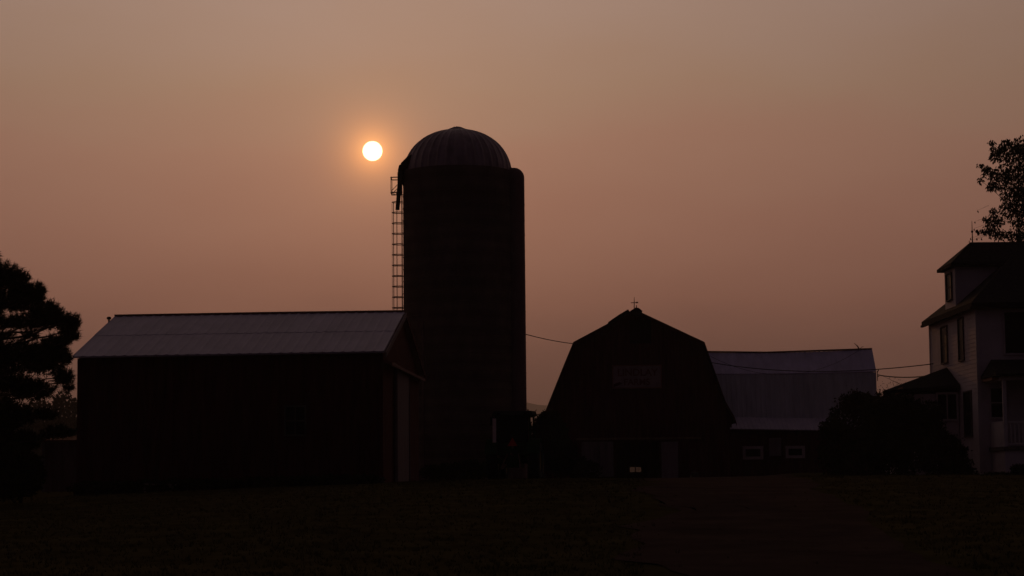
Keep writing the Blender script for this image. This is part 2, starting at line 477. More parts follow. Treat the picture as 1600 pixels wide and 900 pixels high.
# dome with panel ribs
b = MB(); H = ztop - zt - .12; RD = 2.63; nseg = 36; pr = []
for i in range(15):
    a = i / 14 * math.pi / 2
    pr.append((RD * math.cos(a) ** .93 if i < 14 else .02, H * math.sin(a)))
o_ = 0
for (r, h) in pr:
    for k in range(nseg * 4):
        a = 2 * math.pi * k / (nseg * 4)
        rr_ = r + (.05 if k % 4 == 0 else 0) * min(1, r / .5)
        b.v.append((SX + rr_ * math.cos(a), SY + rr_ * math.sin(a), zt + h))
nn = nseg * 4
for i in range(len(pr) - 1):
    for k in range(nn): b.f.append((i * nn + k, i * nn + (k + 1) % nn, (i + 1) * nn + (k + 1) % nn, (i + 1) * nn + k))
b.build('dome_roof', M['tindome'], silo)
b = MB(); b.lathe([(.62, -.13), (.55, -.02), (.2, .13), (.02, .17)], (SX, SY, zt + H), n=24); b.build('dome_cap', M['tindome'], silo, True)
b = MB(); b.lathe([(SR + .03, -.10), (SR + .03, .04), (SR - .08, .05)], (SX, SY, zt), n=60); b.build('rim_band', M['stave'], silo)
# unloading chute with rounded hood, on the right flank
b = MB(); cr_ = .52; cx = SX + SR + .08; cy = SY - .25
b.lathe([(cr_, 0), (cr_, zt - .25 - sz0)], (cx, cy, sz0), n=24)
chute_b = b
b = MB(); prof_ = [(cr_, 0)]
for i in range(1, 9):
    a = i / 8 * math.pi / 2; prof_.append((max(.01, cr_ * math.cos(a)), .5 * math.sin(a)))
b.lathe(prof_, (cx, cy, zt - .25), n=24)
hoodc = Vector((cx - .42, cy, zt + .02))
b.lathe([(.45, -.3), (.43, 0), (.36, .2), (.22, .33), (.01, .37)], hoodc, n=20)
b.build('chute_hood', M['chute'], silo, True)
b = chute_b; z = sz0 + 1
while z < zt - .4:
    b.lathe([(cr_, -.015), (cr_ + .02, 0), (cr_, .015)], (cx, cy, z), n=24); z += .75
b.build('chute', M['chute'], silo, True)
# ladder and cage on the left flank
lx = SX - SR; lc = lx - .27; lr = .275
ladder_top = W(620, 316, SY).z
b = MB()
for dy in (-.2, .2): b.tube([(lx - .06, SY + dy, 2.4), (lx - .06, SY + dy, ladder_top + .9)], .018, 6)
z = 2.6
while z < ladder_top + .9: b.tube([(lx - .06, SY - .2, z), (lx - .06, SY + .2, z)], .012, 5); z += .3
lad = b.build('ladder', M['steel'], silo)
b = MB(); z = ladder_top
zs = []
while z > 4.2: zs.append(z); z -= .522
for z in zs:
    P = [(lx, SY - lr, z)] + [(lc - lr * math.sin(t), SY - lr * math.cos(t), z + random.uniform(-.006, .006)) for t in [math.pi * i / 10 for i in range(11)]] + [(lx, SY + lr, z)]
    b.tube(P, .022, 5)
for t in (.05, .27, .5, .73, .95):
    b.tube([(lc - lr * math.sin(t * math.pi), SY - lr * math.cos(t * math.pi), zs[-1]), (lc - lr * math.sin(t * math.pi), SY - lr * math.cos(t * math.pi), zs[0])], .010, 5)
b.build('ladder_cage', M['steel'], lad)
# platform at the top of the ladder
b = MB(); pz = W(620, 302.5, SY).z; pt = W(620, 279, SY).z
x0 = lc - .3
for dy in (-.45, .45):
    b.bar((x0, SY + dy, pz), (lx, SY + dy, pz), .05); b.bar((x0, SY + dy, pt), (lx - .1, SY + dy, pt), .045)
    b.bar((x0, SY + dy, pz), (x0, SY + dy, pt), .03); b.bar((x0, SY + dy, pz + .05), (lx, SY + dy, pz + .62), .03)
b.bar((x0, SY - .45, pz), (x0, SY + .45, pz), .05); b.bar((x0, SY - .45, pt), (x0, SY + .45, pt), .045)
for k in range(5): b.bar((x0 + .12 * k, SY - .45, pz), (x0 + .12 * k, SY + .45, pz), .03)
b.build('platform', M['steel'], silo)
# gooseneck filler pipe beside the platform
b = MB(); P = [W(650, 246, SY - 1), W(640, 251, SY - 1), W(631, 259, SY - 1), W(626, 270, SY - 1), W(624.5, 288, SY - 1), W(621, 328, SY - 1)]
b.tube(P, [.24, .23, .2, .16, .11, .1], 12); b.build('filler_pipe', M['dark'], silo, True)
b = MB(); b.lathe([(.01, .3), (.26, .26), (.33, 0), (.26, -.35), (.12, -.7), (.06, -.8)], W(632, 266, SY - .6), n=16); b.build('filler_hood', M['dark'], silo, True)
b = MB(); a = Vector((SX - 1.65, SY - 2.16, 1.9)); b.tube([a, a + Vector((0, 0, 7.4)), a + Vector((.15, .12, 7.8))], .045, 6)
b.tube([a + Vector((.35, -.12, .5)), a + Vector((.2, -.08, 5.2)), a + Vector((-.25, 0, 7.9))], .025, 5); b.build('conduit', M['chute'], silo)

# ================================================================ FRONT BARN (gambrel, gable to the camera)
BY = 116.0; BL = 22.0
def B(px, py, y=BY):
    p = W(px, py, BY); return Vector((p.x, y, p.z))
barn = thing('gambrel_barn', 'dark red gambrel barn with a name board and an open doorway in its gable', 'barn', (W(995, 745, BY).x, BY, 1.85))
out_l = [B(853, 641), B(895.5, 535), B(991, 484)]
out_r = [B(1100, 535), B(1133, 628), B(1147, 652)]
flare_l = B(843, 662)
poly = [flare_l, *out_l, *out_r]
# gable wall above the ground storey
ztopd = W(995, 690, BY).z
wl = B(849.5, 690).x; wr = B(1141, 690).x; ol = W(962, 690, BY).x; orr = W(1030.5, 690, BY).x
inner = [B(849, 668), B(855.5, 643), B(897, 537.8), B(991, 487), B(1098, 538), B(1130.5, 628), B(1143, 655), B(1143.5, 668)]
hay = (W(984, 537, BY), W(1017, 500, BY))
b = MB()
zs_ = W(995, 668, BY).z
# upper gable polygon (recessed hay door drawn as its own part)
b.slab(inner, (0, .12, 0))
b.build('gable_wall', M['redd'], barn)
# lower storey, three pieces round the doorway
b = MB()
zl = inner[0].z; z0_ = 1.3
b.slab([Vector((wl, BY, z0_)), Vector((ol, BY, z0_)), Vector((ol, BY, inner[0].z - .004)), Vector((wl, BY, inner[0].z - .004))], (0, .12, 0))
b.slab([Vector((orr, BY, z0_)), Vector((wr, BY, z0_)), Vector((wr, BY, inner[0].z - .004)), Vector((orr, BY, inner[0].z - .004))], (0, .12, 0))
b.slab([Vector((ol + .002, BY, ztopd)), Vector((orr - .002, BY, ztopd)), Vector((orr - .002, BY, inner[0].z - .004)), Vector((ol + .002, BY, inner[0].z - .004))], (0, .12, 0))
lwb = b
# sides, back wall with a two-light opening
wy = BY + BL
qz0 = CAM.z + (757 - 2 - 737.5) / F * wy; qz1 = CAM.z + (757 - 2 - 730) / F * wy
qx0 = (980.5 - 800) / F * wy; qx1 = (998 - 800) / F * wy; qm = (qx0 + qx1) / 2
b = MB()
b.box(wl, wl + .12, BY + .122, wy - .122, z0_, inner[1].z); b.box(wr - .12, wr, BY + .122, wy - .122, z0_, inner[6].z)
b.build('side_wall', M['redd'], barn)
b = MB()
b.box(wl, qx0, wy - .12, wy, z0_, inner[0].z); b.box(qx1, wr, wy - .12, wy, z0_, inner[0].z)
b.box(qx0 + .001, qx1 - .001, wy - .12, wy, z0_, qz0); b.box(qx0 + .001, qx1 - .001, wy - .12, wy, qz1, inner[0].z)
b.slab([Vector((p.x, wy, p.z)) for p in inner], (0, -.12, 0))
b.build('back_wall', M['redd'], barn)
b = MB(); f0, f1 = wy - .17, wy - .125
b.add([(x, y, z) for y in (f0, f1) for (x, z) in ((qx0 - .08, qz0 - .08), (qx1 + .08, qz0 - .08), (qx1 + .08, qz1 + .08), (qx0 - .08, qz1 + .08), (qx0, qz0), (qm - .03, qz0), (qm + .03, qz0), (qx1, qz0), (qx1, qz1), (qm + .03, qz1), (qm - .03, qz1), (qx0, qz1))],
      [(o + a_, o + b_, o + c_, o + d_) for o in (0, 12) for (a_, b_, c_, d_) in ((0, 1, 7, 4), (1, 2, 8, 7), (2, 3, 11, 8), (3, 0, 4, 11), (5, 6, 9, 10))] + [(a_, b_, b_ + 12, a_ + 12) for a_, b_ in ((4, 5), (5, 10), (10, 11), (11, 4), (6, 7), (7, 8), (8, 9), (9, 6))])
b.build('window_frame', M['wood'], barn)
MB().box(qx0 - .02, qx1 + .02, wy - .20, wy - .19, qz0 - .02, qz1 + .02).build('pane', M['dusty'], barn)
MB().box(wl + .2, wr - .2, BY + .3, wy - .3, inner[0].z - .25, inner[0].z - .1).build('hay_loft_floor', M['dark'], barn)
# roof slopes
def strip(b, pts, y0, y1, th=.09):
    """roof skin following a profile, running from y0 to y1"""
    n_ = len(pts)
    def offs(i):
        a = pts[max(i - 1, 0)]; c = pts[min(i + 1, n_ - 1)]; d = (c - a); q = Vector((-d.z, 0, d.x)).normalized()
        return q * th
    A = []
    for y in (y0, y1):
        for i, p in enumerate(pts):
            A.append(Vector((p.x, y, p.z)))
        for i, p in enumerate(pts):
            o = offs(i); A.append(Vector((p.x - o.x, y, p.z - o.z)))
    m2 = 2 * n_; fs = []
    for i in range(n_ - 1):
        fs += [(i, i + 1, m2 + i + 1, m2 + i), (n_ + i, m2 + n_ + i, m2 + n_ + i + 1, n_ + i + 1), (i, n_ + i, n_ + i + 1, i + 1), (m2 + i, m2 + i + 1, m2 + n_ + i + 1, m2 + n_ + i)]
    fs += [(0, m2, m2 + n_, n_), (n_ - 1, 2 * n_ - 1, m2 + 2 * n_ - 1, m2 + n_ - 1)]
    b.add(A, fs)
b = MB(); strip(b, [flare_l, *out_l], BY - .35, wy + .3)
b.build('roof', M['shingle'], barn)
b = MB(); strip(b, [out_l[-1] + Vector((.003, 0, 0)), *out_r, B(1150, 661)], BY - .35, wy + .3)
b.build('roof', M['shingle'], barn)
# lifted shingles / hay-hood stub at the peak
b = MB()
b.slab([B(966, 493, BY - .5), B(980.5, 484.5, BY - .5), B(984, 489, BY - .5), B(969, 499, BY - .5)], (0, 1.1, 0))
b.slab([B(950, 504, BY - .45), B(966, 493, BY - .45), B(969, 499, BY - .45), B(952, 509, BY - .45)], (0, .9, 0))
b.slab([B(984, 487, BY - .55), B(992, 482, BY - .55), B(997, 482.3, BY - .55), B(1003, 487, BY - .55), B(1000, 494, BY - .55), B(986, 494, BY - .55)], (0, .9, 0))
b.build('hay_hood', M['shingle'], barn)
b = MB()
for a, c in zip([flare_l, *out_l, *out_r], [*out_l, *out_r, B(1150, 661)]):
    o_ = Vector((0, 0, -.13)); b.slab([Vector((a.x, BY - .36, a.z - .04)), Vector((c.x, BY - .36, c.z - .04)), Vector((c.x, BY - .36, c.z - .2)), Vector((a.x, BY - .36, a.z - .2))], (0, -.03, 0))
b.build('rake_board', M['redd'], barn)
b = MB(); b.box(hay[0].x, hay[1].x, BY - .03, BY - .003, hay[0].z, hay[1].z); hd = b.build('hay_door', M['dark'], barn)
# vertical battens of the barn front
b = lwb; x = wl + .25
while x < wr - .1:
    if not (ol - .1 < x < orr + .1) : b.box(x, x + .03, BY - .02, BY - .002, z0_, zs_)
    x += .42
b.build('lower_wall', M['redd'], barn)
# sliding leaves right and left of the doorway
b = MB(); a = W(1034, 748, BY); c = W(1059, 690, BY); b.box(a.x, c.x, BY - .09, BY - .025, a.z, c.z)
s1 = b.build('sliding_door', M['doorp'], barn)
b = MB(); a = W(909, 737, BY); c = W(958, 690, BY); b.box(a.x, c.x, BY - .09, BY - .025, a.z - .3, c.z)
b.build('sliding_door', mat('grey_plank_door', (.2, .155, .165), .9, var=.35, scale=1, stretch=(5, 5, .5)), barn)
a = W(900, 688, BY); c = W(1095, 686, BY); MB().box(a.x, c.x, BY - .12, BY - .03, c.z, c.z + .12).build('door_track', M['steel'], barn)
b = MB(); a = W(1076, 745, BY); c = W(1106, 692, BY); b.box(a.x, c.x, BY - .06, BY - .023, a.z, c.z); b.build('side_door', M['redd'], barn)
# lightning rod
rod = thing('lightning_rod', 'thin lightning rod with a cross arm on the peak of the gambrel barn', 'lightning rod', B(991, 482))
b = MB(); q = B(991, 482); t_ = B(991, 464); b.tube([q - Vector((0, 0, .3)), q, t_], [.035, .03, .014], 6); b.build('mast', M['steel'], rod)
b = MB(); q = B(991, 473); b.tube([q + Vector((-.19, 0, 0)), q + Vector((.2, 0, 0))], .022, 6); b.box(q.x + .1, q.x + .22, BY - .01, BY + .01, q.z - .03, q.z + .05)
b.build('arrow', M['steel'], rod)
b = MB(); q = B(994.5, 480); b.tube([q - Vector((0, 0, .15)), q + Vector((0, 0, .12))], [.05, .02], 6); b.build('bracket', M['steel'], rod)

# name board
s0 = W(958.5, 605.5, BY - .1); s1_ = W(1032, 571.5, BY - .1)
sg = thing('name_board', 'faded white farm name board with red letters on the barn gable', 'sign', ((s0.x + s1_.x) / 2, BY - .05, s0.z))
MB().box(s0.x, s1_.x, BY - .08, BY - .01, s0.z, s1_.z).build('board', M['sign'], sg)
b = MB(); t_ = .06
for x0, x1, z0, z1 in ((s0.x - t_, s0.x, s0.z - t_, s1_.z + t_), (s1_.x, s1_.x + t_, s0.z - t_, s1_.z + t_), (s0.x, s1_.x, s0.z - t_, s0.z), (s0.x, s1_.x, s1_.z, s1_.z + t_)):
    b.box(x0, x1, BY - .11, BY - .005, z0, z1)
b.build('frame', M['redtrim'], sg)
def text(body, px, py, h, y, parent, mt, wscale=1.0):
    cu = bpy.data.curves.new('lettering', 'FONT'); cu.body = body; cu.size = h / .72; cu.align_x = 'CENTER'; cu.extrude = .008; cu.offset = .012
    o = bpy.data.objects.new('tmp', cu); col.objects.link(o)
    bpy.context.view_layer.update()
    me = bpy.data.meshes.new_from_object(o.evaluated_get(bpy.context.evaluated_depsgraph_get()))
    bpy.data.objects.remove(o)
    p = W(px, py, y)
    me.transform(Matrix.Translation((p.x, y, p.z)) @ Matrix.Rotation(R(90), 4, 'X') @ Matrix.Scale(wscale, 4, (1, 0, 0)))
    me.materials.clear(); me.materials.append(mt)
    o = bpy.data.objects.new('lettering', me); col.objects.link(o); o.parent = parent
    o.matrix_parent_inverse = Matrix.Translation(-parent.location)
    return o
text('LINDLAY', 996, 587, .40, BY - .092, sg, M['letter'], 1.02)
text('FARMS', 995, 601.5, .36, BY - .092, sg, M['letter'], 1.0)
b = MB(); a = W(959, 603, BY)
b.slab([W(959, 600, BY - .085), W(968, 597, BY - .085), W(973, 599, BY - .085), W(964, 603, BY - .085), W(959, 605, BY - .085)], (0, -.006, 0)); 
o = b.build('bare_patch', M['redd'], sg); o['label'] = 'dark corner where the paint has peeled'

# ================================================================ SECOND BARN (long side to the camera)
b2 = thing('long_barn', 'long barn with sagging pale metal roof, between gambrel barn and house', 'barn', (17, 122, 1.85))
def C(px, py, Y): return W(px, py, Y)
XL = 9.2
Yr, Yk, Ys, Ye = 127.0, 124.8, 123.4, 120.6
rgR = C(1362.5, 545.5, Yr); knR = C(1369, 580, Yk); stR = C(1371, 655, Ys); evR = C(1374, 673, Ye)
def left(p, py_at_1110):
    q = C(1110, py_at_1110, p.y); t = (XL - q.x) / (p.x - q.x)
    r_ = q.lerp(p, t); return Vector((XL, p.y, r_.z))
rgL = left(rgR, 548); knL = left(knR, 583); stL = left(stR, 653); evL = left(evR, 671)
b = MB(); ribroof(b, knL, knR, rgL, rgR, .05, 44, .025, sag=.17); b.build('roof', M['tinblue'], b2)
b = MB(); ribroof(b, stL + Vector((0, 0, .02)), stR + Vector((0, 0, .02)), knL - Vector((0, -.05, .06)), knR - Vector((0, -.05, .06)), .05, 44, .03); b.build('steep_roof', M['tin2'], b2)
evL2 = Vector((12.4, Ye, evL.z)); stL2 = Vector((12.4, Ys - .06, stL.z))
b = MB(); ribroof(b, evL2, evR, stL2, stR - Vector((0, .06, 0)), .05, 36, .025); b.build('lean_to_roof', M['tin'], b2)
b = MB(); b.tube([rgL + Vector((0, 0, 0)), rgL.lerp(rgR, .5) + Vector((0, 0, -.14)), rgR + Vector((0, 0, .02))], .06, 6); b.build('ridge_cap', M['steel'], b2)
# rear slopes
mir = lambda p: Vector((p.x, 2 * Yr - p.y, p.z))
b = MB(); ribroof(b, mir(knL), mir(knR), rgL + Vector((0, .004, 0)), rgR + Vector((0, .004, 0)), .05, 44, .02, sag=.17)
ribroof(b, mir(stL), mir(stR), mir(knL) - Vector((0, .05, .06)), mir(knR) - Vector((0, .05, .06)), .05, 44, .02); b.build('rear_roof', M['tin'], b2)
Xe = knR.x - .15
b = MB(); b.slab([(Xe, Ye + .3, 1.3), (Xe, Ye + .3, evR.z - .1), (Xe, Ys, stR.z - .08), (Xe, Yk + .06, knR.z - .08), (Xe, Yr, rgR.z - .1), (Xe, mir(knR).y - .06, knR.z - .08), (Xe, mir(stR).y, stR.z - .05), (Xe, mir(stR).y, 1.3)], (-.12, 0, 0))
b.build('end_wall', M['wood'], b2)
# front wall with battered boards
wz = evR.z - .12
b = MB(); b.box(12.75, Xe - .122, Ye + .3, Ye + .42, 1.3, wz); fwb = b
b = MB(); b.box(12.75, Xe, mir(stR).y - .12, mir(stR).y, 1.3, stR.z); b.build('rear_wall', M['redd'], b2)
b = fwb; x = 12.9
while x < Xe - .2: b.box(x, x + .03, Ye + .28, Ye + .298, 1.3, wz); x += .4
b.build('front_wall', M['redd'], b2)
for (pa, pb, py0, py1) in ((1165, 1188, 713.5, 701.5), (1232, 1253, 711.5, 701)):
    a = W(pa, py0, Ye + .27); c = W(pb, py1, Ye + .27); window(b2, a.x, c.x, a.z, c.z, Ye + .27, t=.17, frame='whitefr', depth=.05)
a = W(1202, 712.5, Ye + .27); c = W(1220, 684, Ye + .27)
b = MB(); b.box(a.x, c.x, Ye + .21, Ye + .27, a.z, c.z); b.box(a.x + .02, c.x - .02, Ye + .19, Ye + .208, c.z - .15, c.z - .08); b.box(a.x + .02, c.x - .02, Ye + .19, Ye + .208, a.z + .08, a.z + .15); b.build('hatch', M['doorp'], b2)
b = MB(); q = knR + Vector((.05, .0, -.1)); b.bar(q, q + Vector((.1, 0, .18)), .05); b.bar(q + Vector((0, 0, -.25)), q + Vector((.12, 0, -.2)), .05); b.bar(q + Vector((.02, 0, .1)), q + Vector((.02, 0, -.5)), .04)
b.build('cable_bracket', M['dark'], b2)
r2 = thing('lightning_rod', 'bent leaning lightning rod on the ridge end of the long barn', 'lightning rod', W(1342, 546, Yr))
b = MB(); q = W(1343, 546.5, Yr); b.tube([q, W(1340, 541, Yr), W(1334.5, 536, Yr)], [.05, .04, .012], 6); b.build('mast', M['steel'], r2)
b = MB(); b.tube([q, W(1346, 542.5, Yr), W(1349, 541.5, Yr)], [.03, .02, .015], 6); b.build('brace', M['steel'], r2)

# ================================================================ HOUSE
HX = 18.85; HY0, HY1 = 83.0, 92.3; HR = 30.5
house = thing('farmhouse', 'white clapboard two-storey farmhouse with dark hipped roof and dormer', 'house', (24.5, 87.5, 1.72))
ez = W(1515, 480, 82.5).z + .2
hz0 = 1.2
def clap(b, p0, p1, z0, z1, nrm_, step=.17, lip=.014):
    """lapped siding boards on a wall from p0 to p1 (x,y), real overlapping wedges"""
    nv = Vector((*nrm_, 0)); z = z0
    while z < z1 - .01:
        zt_ = min(z + step, z1)
        a = Vector((*p0, z)); c = Vector((*p1, z)); d = Vector((*p1, zt_)); e = Vector((*p0, zt_))
        b.add([a + nv * lip, c + nv * lip, d + nv * .004, e + nv * .004, a, c, d, e], [(0, 1, 2, 3), (0, 4, 5, 1), (3, 2, 6, 7), (0, 3, 7, 4), (1, 5, 6, 2)])
        z += step
b = MB(); b.box(HX, HR, HY0, HY1, hz0, ez - .02)
b.build('wall', M['white'], house)
b = MB(); clap(b, (HX, HY0), (HX, HY1), 1.75, ez - .25, (-1, 0)); clap(b, (HX, HY0), (HR, HY0), 1.75, ez - .25, (0, -1))
b.build('siding', M['white'], house)
b = MB(); b.box(HX - .04, HX + .1, HY0 - .04, HY0 + .1, 1.7, ez - .05)
b.box(HX - .04, HX, HY1 - .12, HY1 + .04, 1.7, ez - .05)
b.box(HX - .035, HX, HY0 + .1, HY1 - .12, ez - .28, ez - .03); b.box(HX + .1, HR, HY0 - .035, HY0, ez - .28, ez - .03)
b.build('corner_board', M['whitetrim'], house)
# hipped roof
OH = .45; rz = W(1560, 378.5, 87.6).z; rx0 = HX - OH + 3.65; rx1 = HR + OH - 3.65
c1, c2, c3, c4 = Vector((HX - .27, HY0 - OH, ez)), Vector((HR + OH, HY0 - OH, ez)), Vector((HR + OH, HY1 + OH, ez)), Vector((HX - .27, HY1 + OH, ez))
q1, q2 = Vector((rx0, 87.65, rz - .02)), Vector((rx1, 87.65, rz - .02))
b = MB(); th = Vector((0, 0, -.14))
b.add([c1, c2, c3, c4, q1, q2] + [p + th for p in (c1, c2, c3, c4)], [(0, 1, 5, 4), (1, 2, 5), (2, 3, 4, 5), (3, 0, 4), (0, 6, 7, 1), (1, 7, 8, 2), (2, 8, 9, 3), (3, 9, 6, 0), (6, 9, 8, 7)])
b.build('roof', M['shingle'], house)
b = MB()
for a, c in ((c1, c2), (c4, c1)): b.bar(a + Vector((0, 0, -.2)), c + Vector((0, 0, -.2)), .1, .1)
b.build('gutter', M['shingle'], house)
# dormer facing left
dy0, dy1 = 86.62, 88.72; dz0 = W(1482, 478, 88).z - .3; dz1 = W(1482, 423, 88).z + .15; dxe = HX + 3.2
dm = MB().box(HX - .02, dxe, dy0, dy1, dz0, dz1).build('dormer', M['white'], house)
b = MB(); clap(b, (HX, dy0), (dxe, dy0), dz0 + .1, dz1 - .02, (0, -1), .17, .02); b.build('dormer_siding', M['white'], dm)
b = MB(); o = .42; zt2 = W(1515, 378.5, 87.67).z
A = [Vector((HX - .26, dy0 - o, dz1)), Vector((HX - .26, dy1 + o, dz1)), Vector((dxe + .6, dy1 + o, dz1)), Vector((dxe + .6, dy0 - o, dz1)), Vector((W(1516, 378, 87.67).x, (dy0 + dy1) / 2, zt2)), Vector((dxe + 1.3, (dy0 + dy1) / 2, zt2))]
b.add(A + [p + Vector((0, 0, -.13)) for p in A[:4]], [(0, 4, 1), (1, 4, 5, 2), (0, 3, 5, 4), (2, 5, 3), (0, 1, 7, 6), (0, 6, 9, 3), (1, 2, 8, 7), (3, 9, 8, 2), (6, 7, 8, 9)])
b.build('dormer_roof', M['shingle'], dm)
def side_window(parent, y0, y1, z0, z1, x=HX, t=.06, nz_=2):
    b = MB()
    b.box(x - .07, x, y0 - t, y0, z0 - t, z1 + t); b.box(x - .07, x, y1, y1 + t, z0 - t, z1 + t)
    b.box(x - .07, x, y0, y1, z1, z1 + t); b.box(x - .09, x, y0, y1, z0 - t, z0)
    for i in range(1, nz_): zm = z0 + (z1 - z0) * i / nz_; b.box(x - .04, x - .025, y0, y1, zm - .02, zm + .02)
    w = b.build('window', M['wood'], parent)
    MB().box(x - .024, x - .0225, y0, y1, z0, z1).build('pane', M['glass'], w)
side_window(dm, 87.2, 88.2, W(1487, 468, 87.7).z, W(1487, 429, 87.7).z, HX - .022)
side_window(house, 88.5, 89.7, W(1477, 566, 89).z, W(1477, 511, 89).z, HX - .004)
side_window(house, 85.3, 86.2, W(1504, 562, 85.7).z, W(1504, 498, 85.7).z, HX - .004)
side_window(house, 84.2, 85.5, W(1510, 681, 84.9).z, W(1510, 613, 84.9).z, HX - .004)
a = W(1571, 552, HY0 - .03)
window(house, a.x, a.x + 1.5, a.z, W(1571, 488, HY0).z, HY0 - .025, t=.08, nz_=1, frame='whitefr', depth=.05)
window(house, 24.2, 25.2, a.z, W(1571, 488, HY0).z, HY0 - .025, t=.08, nz_=1, frame='whitefr', depth=.05)
# front porch
pz = W(1570, 698, 81).z; px0 = 19.3; px1 = 29.6; py0 = 80.7
porch = MB().box(px0 - .1, px1, py0 - .1, HY0 - .045, pz - .14, pz).build('porch_floor', M['wood'], house)
MB().box(px0, px1 - .1, py0, py0 + .1, 1.3, pz - .145).build('porch_skirt', M['white'], porch)
MB().box(px0, px0 + .1, py0 + .102, HY0 - .045, 1.3, pz - .145).build('porch_skirt', M['white'], porch)
pe = W(1536, 597, 82).z
for x in (px0 + .06, 21.9, 24.4, 27.0, 29.4):
    MB().box(x - .07, x + .07, py0 + .0, py0 + .14, pz, pe - .003).build('porch_post', M['whitetrim'], porch)
b = MB(); b.box(px0 - .02, px0 + .12, py0 + .142, HY0 - .045, pz, pz + 1.0); b.build('side_rail', M['whitetrim'], porch)
b = MB(); zt3 = pz + 1.0
b.box(px0 + .14, 29.3, py0 + .03, py0 + .11, zt3 - .08, zt3); b.box(px0 + .14, 29.3, py0 + .03, py0 + .11, pz + .08, pz + .14)
x = px0 + .25
while x < 29.2:
    if min(abs(x - c) for c in (21.9, 24.4, 27.0)) > .1: b.box(x, x + .045, py0 + .045, py0 + .095, pz + .145, zt3 - .085)
    x += .16
b.build('balustrade', M['whitetrim'], porch)
b = MB(); b.box(px0 - .05, px1, py0 - .05, py0 + .15, pe, pe + .22); b.box(px0 - .05, px0 + .12, py0 + .152, HY0 - .045, pe, pe + .22); b.build('porch_beam', M['whitetrim'], porch)
b = MB(); o1 = Vector((px0 - .35, py0 - .4, pe + .25)); 
A = [o1, Vector((px1 + .3, o1.y, o1.z)), Vector((px1 + .3, HY0 - .04, pe + .95)), Vector((px0 + .1, HY0 - .04, pe + .95)), Vector((px0 - .35, HY0 - .04, pe + .25))]
b.add(A + [p + Vector((0, 0, -.09)) for p in (A[0], A[1], A[4])] + [Vector((px1 + .3, HY0 - .04, pe + .16))],
      [(0, 1, 2, 3), (0, 3, 4), (0, 5, 6, 1), (4, 7, 5, 0), (5, 7, 8, 6), (1, 6, 8, 2), (2, 8, 7, 4, 3)])
b.build('porch_roof', M['shingle'], porch)
b = MB(); b.box(px0 - .30, px0 - .06, 81.2, 82.9, pe + .04, pe + .155); b.build('soffit_board', M['soffit'], porch)  # lit end of the porch frieze, its light put into the warm colour
a = W(1549, 652, HY0 - .03); window(porch, a.x, a.x + .55, a.z, W(1549, 607, HY0).z, HY0 - .025, t=.07, nz_=2)
# house front door
b = MB(); b.box(21.2, 22.2, HY0 - .07, HY0 - .027, pz, pz + 2.05); d = b.build('front_door', M['redd'], house); MB().box(21.3, 21.36, HY0 - .11, HY0 - .072, pz + .95, pz + 1.05).build('handle', M['steel'], d)
# side room with its own low hip roof
rxl = 16.35; ry0, ry1 = 86.6, 91.0
apex = Vector((HX - .04, 88.7, W(1480, 574, 88.7).z)); nl = W(1379, 611, 86.2); nr = Vector((HX - .04, 86.2, W(1499, 601, 86.2).z))
fl2 = Vector((16.65, 91.4, nl.z)); fr2 = Vector((HX - .04, 91.4, nr.z))
room = MB().box(rxl, HX - .045, ry0, ry1, 1.2, nl.z - .1).build('side_room', M['white'], house)
b = MB(); A = [nl, nr, apex, fl2, fr2]; dn = Vector((0, 0, -.12))
b.add(A + [p + dn for p in A], [(0, 1, 2), (0, 2, 3), (3, 2, 4), (0, 5, 6, 1), (3, 8, 5, 0), (4, 9, 8, 3), (5, 8, 9, 6)])
b.build('room_roof', M['shingle'], room)
MB().slab([Vector((nl.x + .3, ry0 - .01, nl.z - .12)), Vector((HX - .05, ry0 - .01, nl.z - .12)), Vector((HX - .05, ry0 - .01, nr.z - .14))], (0, .1, 0)).build('fascia', M['shingle'], room)
a = W(1466, 655, ry0 - .03); c = W(1494, 616, ry0 - .03); window(room, a.x, c.x, a.z, c.z, ry0 - .005, t=.08, nx_=2)
b = MB(); a = W(1399, 618, 86.3); b.slab([W(1393, 612, 86.25), W(1411, 604, 86.25), W(1410, 613, 86.25), W(1394, 619, 86.25)], (0, .12, 0)); b.build('soffit_patch', M['soffit'], room)  # small brown patch under the roof edge
# chimney-less ridge carries a rod with a ball
r3 = thing('lightning_rod', 'lightning rod with a glass ball at the left end of the farmhouse ridge', 'lightning rod', W(1519, 378, 87.6))
b = MB(); b.tube([W(1519.5, 380, 87.6), W(1519, 362, 87.6), W(1518.5, 345, 87.6)], [.03, .022, .01], 6); b.build('mast', M['steel'], r3)
b = MB(); c_ = W(1519, 362, 87.6); b.lathe([(.005, .055), (.04, .04), (.055, 0), (.04, -.04), (.005, -.055)], c_, n=12); b.build('ball', M['glass'], r3, True)

# ================================================================ CABLES
def cable(a, c, sag, r=.02, n=24, name='power_line', label='', mt='wire', extra=None):
    P = []
    for i in range(n + 1):
        t = i / n; P.append(a.lerp(c, t) + Vector((0, 0, -sag * 4 * t * (1 - t))))
    b = MB().tube(P, r, 5)
    o = b.build(name, M[mt], smooth=True); tag(o, label, 'power line'); return o
cable(W(822, 522.5, 99.5), W(896, 537, 115.6), .05, .022, label='short cable running from the silo down to the gambrel barn')
cable(W(1109, 566, 115.5), W(1458, 568.5, 89.6), .42, .022, label='upper cable spanning from gambrel barn to farmhouse wall')
cable(W(1371, 585.5, 124.6), W(1458, 586.5, 90.5), .12, .032, label='lower thick cable from the long barn corner to the farmhouse')
cable(W(1343, 547, 126.6), W(1103, 553, 116.4), 1.35, .010, label='slack thin cable drooping across the long barn roof')

